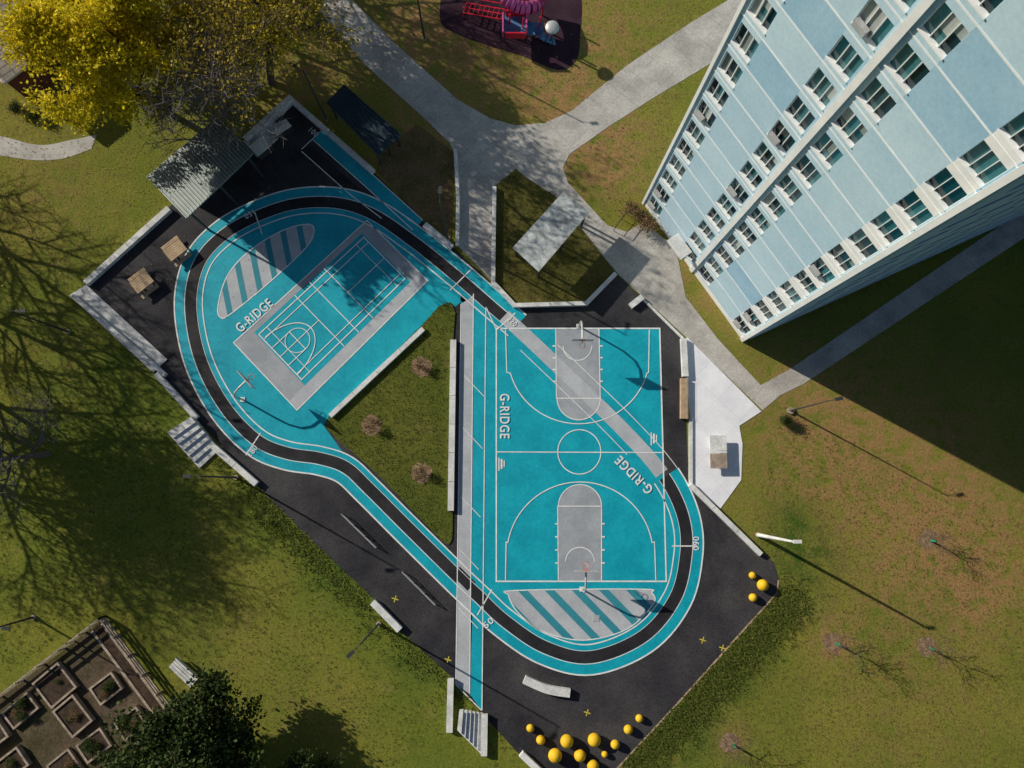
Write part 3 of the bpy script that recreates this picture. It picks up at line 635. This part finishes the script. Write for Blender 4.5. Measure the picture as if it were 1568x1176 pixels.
def plant(name, ms, u, v, rot=0, sc=1.0):
    e = E(name); p = G(u, v); e.location = (p.x, p.y, 0); e.rotation_euler = (0, 0, rot); e.scale = (sc,) * 3
    for nm, m in zip(("trunk", "foliage"), ms):
        if m: o = bpy.data.objects.new(nm, m); scene.collection.objects.link(o); o.parent = e
    return e
ty = tree_mesh("yellow", 11, 13, .32, 4, bark, leafy, 30000, .45, .27, bare_h=.2)
to = tree_mesh("ochre", 23, 13, .3, 4, bark, leafo, 8000, .5, .2)
tb = tree_mesh("bare", 5, 14, .3, 4, barkg, None, kids=(8, 6, 5, 5, 4))
tb2 = tree_mesh("bare2", 9, 12, .26, 4, barkg, leafo, 7000, .6, .18, kids=(8, 6, 5, 5, 4))
tg = tree_mesh("green", 31, 8, .25, 4, bark, leafg, 26000, .4, .28, spread=1.0, bare_h=.1, kids=(8, 5, 4, 4))
plant("yellow_tree", ty, 262, 175, 0); plant("yellow_tree", ty, 240, 60, 2.2, .95); plant("yellow_tree", ty, 410, 60, 4, .8)
plant("autumn_tree", to, 415, 127, 1, 1.15); plant("autumn_tree", to, 300, -40, 3, 1.1)
plant("bare_tree", tb, 345, 178, 2, .9)
plant("bare_tree", tb, 75, 695, 0, .75); plant("bare_tree", tb, -190, 240, 1.3); plant("bare_tree", tb, -150, 420, 2.6, .9); plant("bare_tree", tb2, -110, 560, 4, 1.1); plant("bare_tree", tb2, -160, 660, 5.2, 1.15); plant("autumn_tree", to, -60, 640, 2.2, .9)
plant("bare_tree", tb, 380, -60, 3.3, .9)
plant("evergreen_tree", tg, 335, 1120, 0, 1); plant("evergreen_tree", tg, 480, 1195, 2, .6); plant("evergreen_tree", tg, 250, 1170, 4, .7)
ts = tree_mesh("sapling", 41, 3.6, .06, 3, bark, leafr, 450, .2, .08)
td = tree_mesh("dry", 47, 1.5, .03, 3, bark, leafr, 700, .16, .10, bare_h=.1)
def disc(name, u, v, rp, mat, z):
    rg = random.Random(u); flat(name, [(u + rp * (.85 + .3 * rg.random()) * math.cos(t), v + rp * (.85 + .3 * rg.random()) * math.sin(t)) for t in [k * math.pi / 10 for k in range(20)]], z, mat)
for i, (u, v) in enumerate(((1425, 828), (1280, 985), (1423, 992), (1122, 1140))):
    disc("mulch_ring", u - 4, v - 2, 15, mulch, .012); plant("sapling_tree", ts, u, v, i, (.7, .85, .75, .8)[i]); mb = MB(); p = G(u, v); mb.tube((p.x, p.y, 0), (p.x, p.y, .9), .09, .09, greenpl, 8); mb.build("tree_guard")
for i, (u, v) in enumerate(((646, 562), (570, 652), (646, 724))):
    disc("mulch_ring", u, v, 15.5, mulch, .13); plant("young_tree", td, u, v, i * 2, .7)
sh = tree_mesh("shrub", 51, 1.8, .04, 3, bark, leafr, 1500, .25, .12, bare_h=.05)
shg = tree_mesh("shrubg", 52, 1.8, .04, 3, bark, leafg, 2500, .3, .14, bare_h=.05)
for i, (u, v) in enumerate(((978, 335), (965, 325), (990, 350))): plant("shrub", sh, u, v, i, .6 + .1 * i)
for i, (u, v) in enumerate(((1200, 645), (60, 180), (30, 170))): plant("shrub", shg, u, v, i, .5)
# ------------------------------------------------------------------ community garden
ge = E("community_garden_fence"); mb = MB()
O = G(152, 947, 1.1); E1 = (G(0, 1064, 1.1) - O); E2 = (G(252, 1082, 1.1) - O); e1 = E1.normalized(); e2 = E2.normalized()
O0 = O.xy.to_3d()
for h in (.35, .7, 1.08):
    mb.box(O0 + e1 * 7 + ZZ * h, e1 * 7, Vector((-e1.y, e1.x, 0)) * .05, ZZ * .08, wood); mb.box(O0 + e2 * 4.8 + ZZ * h, e2 * 4.8, Vector((-e2.y, e2.x, 0)) * .05, ZZ * .08, wood)
    mb.box(O0 + e2 * 9.6 + e1 * 5 + ZZ * h, e1 * 5, Vector((-e1.y, e1.x, 0)) * .05, ZZ * .08, wood)
for k in range(8): mb.box(O0 + e1 * 2 * k + ZZ * .6, X * .07, Y * .07, ZZ * .62, wood)
for k in range(6): mb.box(O0 + e2 * 1.9 * k + ZZ * .6, X * .07, Y * .07, ZZ * .62, wood)
mb.build("rails_and_posts", ge)
g0 = O0; mb = MB(); mb.prism([g0 + e1 * .1 + e2 * .1, g0 + e1 * 16, g0 + e1 * 16 + e2 * 13, g0 + e2 * 9.5 + e1 * .1], -.05, .02, lawn("garden_ground", (.12, .09, .065), (.075, .07, .03), (.06, .05, .03), (.2, .1, .1), (.22, .17, .12), 1, False)); mb.build("garden_ground")
mb = MB()
for (s0, s1) in ((.3, .55), (1.3, 1.5)): mb.prism([g0 + e2 * .3 + e1 * s0, g0 + e2 * 9 + e1 * s0, g0 + e2 * 9 + e1 * s1, g0 + e2 * .3 + e1 * s1], 0, .35, wood)
mb.prism([g0 + e2 * .3 + e1 * .55, g0 + e2 * 9 + e1 * .55, g0 + e2 * 9 + e1 * 1.3, g0 + e2 * .3 + e1 * 1.3], 0, .28, soil); mb.build("raised_garden_bed")
rg = random.Random(4)
gplants = []
for i in range(5):
    for j in range(3):
        if (i, j) in ((0, 0), (2, 1)): continue
        hx = .9 + .4 * rg.random(); hy = .7 + .6 * rg.random(); ta = rg.uniform(-.06, .06)
        a1 = (e1 + e2 * ta).normalized(); a2 = Vector((-a1.y, a1.x, 0))
        c_ = g0 + e1 * (3.3 + i * 3.0 + rg.uniform(-.25, .25)) + e2 * (1.9 + j * 3.0 + rg.uniform(-.25, .25)); zt = .3 + .25 * rg.random(); mb = MB()
        for (sx, sy, lx, ly) in ((1, 0, .08, hy + .08), (-1, 0, .08, hy + .08), (0, 1, hx - .08, .08), (0, -1, hx - .08, .08)): mb.box(c_ + a1 * sx * hx + a2 * sy * hy + ZZ * zt / 2, a1 * lx, a2 * ly, ZZ * zt / 2, wood)
        mb.box(c_ + ZZ * (zt * .4), a1 * (hx - .09), a2 * (hy - .09), ZZ * zt * .38, soil); mb.build("raised_garden_bed")
        for _ in range(rg.choice((0, 1, 2, 3))): gplants.append(c_ + e1 * rg.uniform(-.6, .6) + e2 * rg.uniform(-.5, .5))
for k, c_ in enumerate(gplants):
    e = E("garden_plants"); e.location = (c_.x, c_.y, .2); s0 = .2 + .25 * rg.random(); e.scale = (s0, s0, s0 * .7); e.rotation_euler = (0, 0, k)
    for nm, m in zip(("stems", "foliage"), (sh if k % 3 == 0 else shg)): o = bpy.data.objects.new(nm, m); scene.collection.objects.link(o); o.parent = e
# ------------------------------------------------------------------ rough grass and fallen leaves
def scatter(name, poly, N, hgt, mat, wid=.05, z=0, excl=None, seed=1, jit=0):
    rg = random.Random(seed); us = [p[0] for p in poly]; vs = [p[1] for p in poly]; V = []; F = []; c_ = 0; tries = 0
    while c_ < N and tries < N * 12:
        tries += 1
        u = rg.uniform(min(us), max(us)); v = rg.uniform(min(vs), max(vs))
        if not inpoly(u, v, poly): continue
        if jit: u += rg.gauss(0, jit); v += rg.gauss(0, jit)
        if excl and any(inpoly(u, v, q) for q in excl): continue
        p = G(u, v); p.z = z; c_ += 1
        for b_ in range(4):
            az = rg.random() * 6.283; h = hgt * (.4 + rg.random()); ln_ = .8 + rg.random() * 1.2; d = Vector((math.cos(az), math.sin(az), 0)); s_ = Vector((-d.y, d.x, 0)) * wid; k = len(V)
            V += [tuple(p - s_), tuple(p + s_), tuple(p + d * h * ln_ + ZZ * h)]; F.append((k, k + 1, k + 2))
    me = bpy.data.meshes.new(name); me.from_pydata(V, [], F); me.materials.append(mat); o = bpy.data.objects.new(name, me); scene.collection.objects.link(o)
scatter("rough_grass", [(330, 680), (370, 745), (440, 830), (560, 935), (700, 1070), (790, 1158), (850, 1200), (790, 1158), (690, 1050), (570, 930), (400, 755)], 4500, .16, tuft, excl=[pave], seed=2, jit=13, wid=.04)
scatter("rough_grass", [(1195, 890), (1190, 915), (900, 1225), (940, 1225), (1080, 1090), (1235, 930)], 4500, .16, tuft, excl=[pave], seed=3, jit=14, wid=.04)
scatter("rough_grass", isl, 1800, .08, tuft, z=.12, seed=4, wid=.035)
scatter("rough_grass", bed, 900, .08, tuftd, z=.1, seed=5, wid=.035)
scatter("rough_grass", [(0, 250), (125, 440), (400, 760), (700, 1110), (600, 1176), (300, 1040), (160, 930), (0, 1040)], 5000, .07, tuft, excl=[pave], seed=6, wid=.03)
scatter("rough_grass", [(1200, 620), (1568, 800), (1568, 1176), (960, 1176), (1195, 930), (1150, 800)], 5000, .07, tuftd, excl=[pave], seed=7, wid=.03)
def leaves(name, poly, N, mat, seed, excl=None, small=1.0, keep=.08):
    rg = random.Random(seed); us = [p[0] for p in poly]; vs = [p[1] for p in poly]; V = []; F = []
    for _ in range(N):
        u = rg.uniform(min(us), max(us)); v = rg.uniform(min(vs), max(vs))
        if not inpoly(u, v, poly): continue
        if inpoly(u, v, rub) or inpoly(u, v, up_l):
            if rg.random() > keep: continue
        p = G(u, v); az = rg.random() * 6.28; s_ = (.03 + .05 * rg.random()) * small; a_ = Vector((math.cos(az), math.sin(az), rg.uniform(-.3, .3))) * s_; b_ = Vector((-a_.y, a_.x, 0)); p.z = .05 + rg.random() * .03; k = len(V)
        V += [tuple(p - a_), tuple(p - b_ * .6), tuple(p + a_), tuple(p + b_ * .6)]; F.append((k, k + 1, k + 2, k + 3))
    me = bpy.data.meshes.new(name); me.from_pydata(V, [], F); me.materials.append(mat); o = bpy.data.objects.new(name, me); scene.collection.objects.link(o)
leaves("fallen_leaves", [(0, 0), (520, 0), (700, 200), (690, 370), (440, 140), (130, 430), (0, 430)], 9000, leafr, 1)
leaves("fallen_leaves", [(560, 0), (1100, 0), (850, 190), (760, 190)], 5000, leafr, 2)
leaves("fallen_leaves", [(870, 280), (880, 230), (1060, 110), (980, 320), (940, 340)], 1800, leafr, 3)
leaves("fallen_leaves", [(130, 440), (440, 160), (560, 270), (300, 640)], 500, leafr, 4, small=.8)
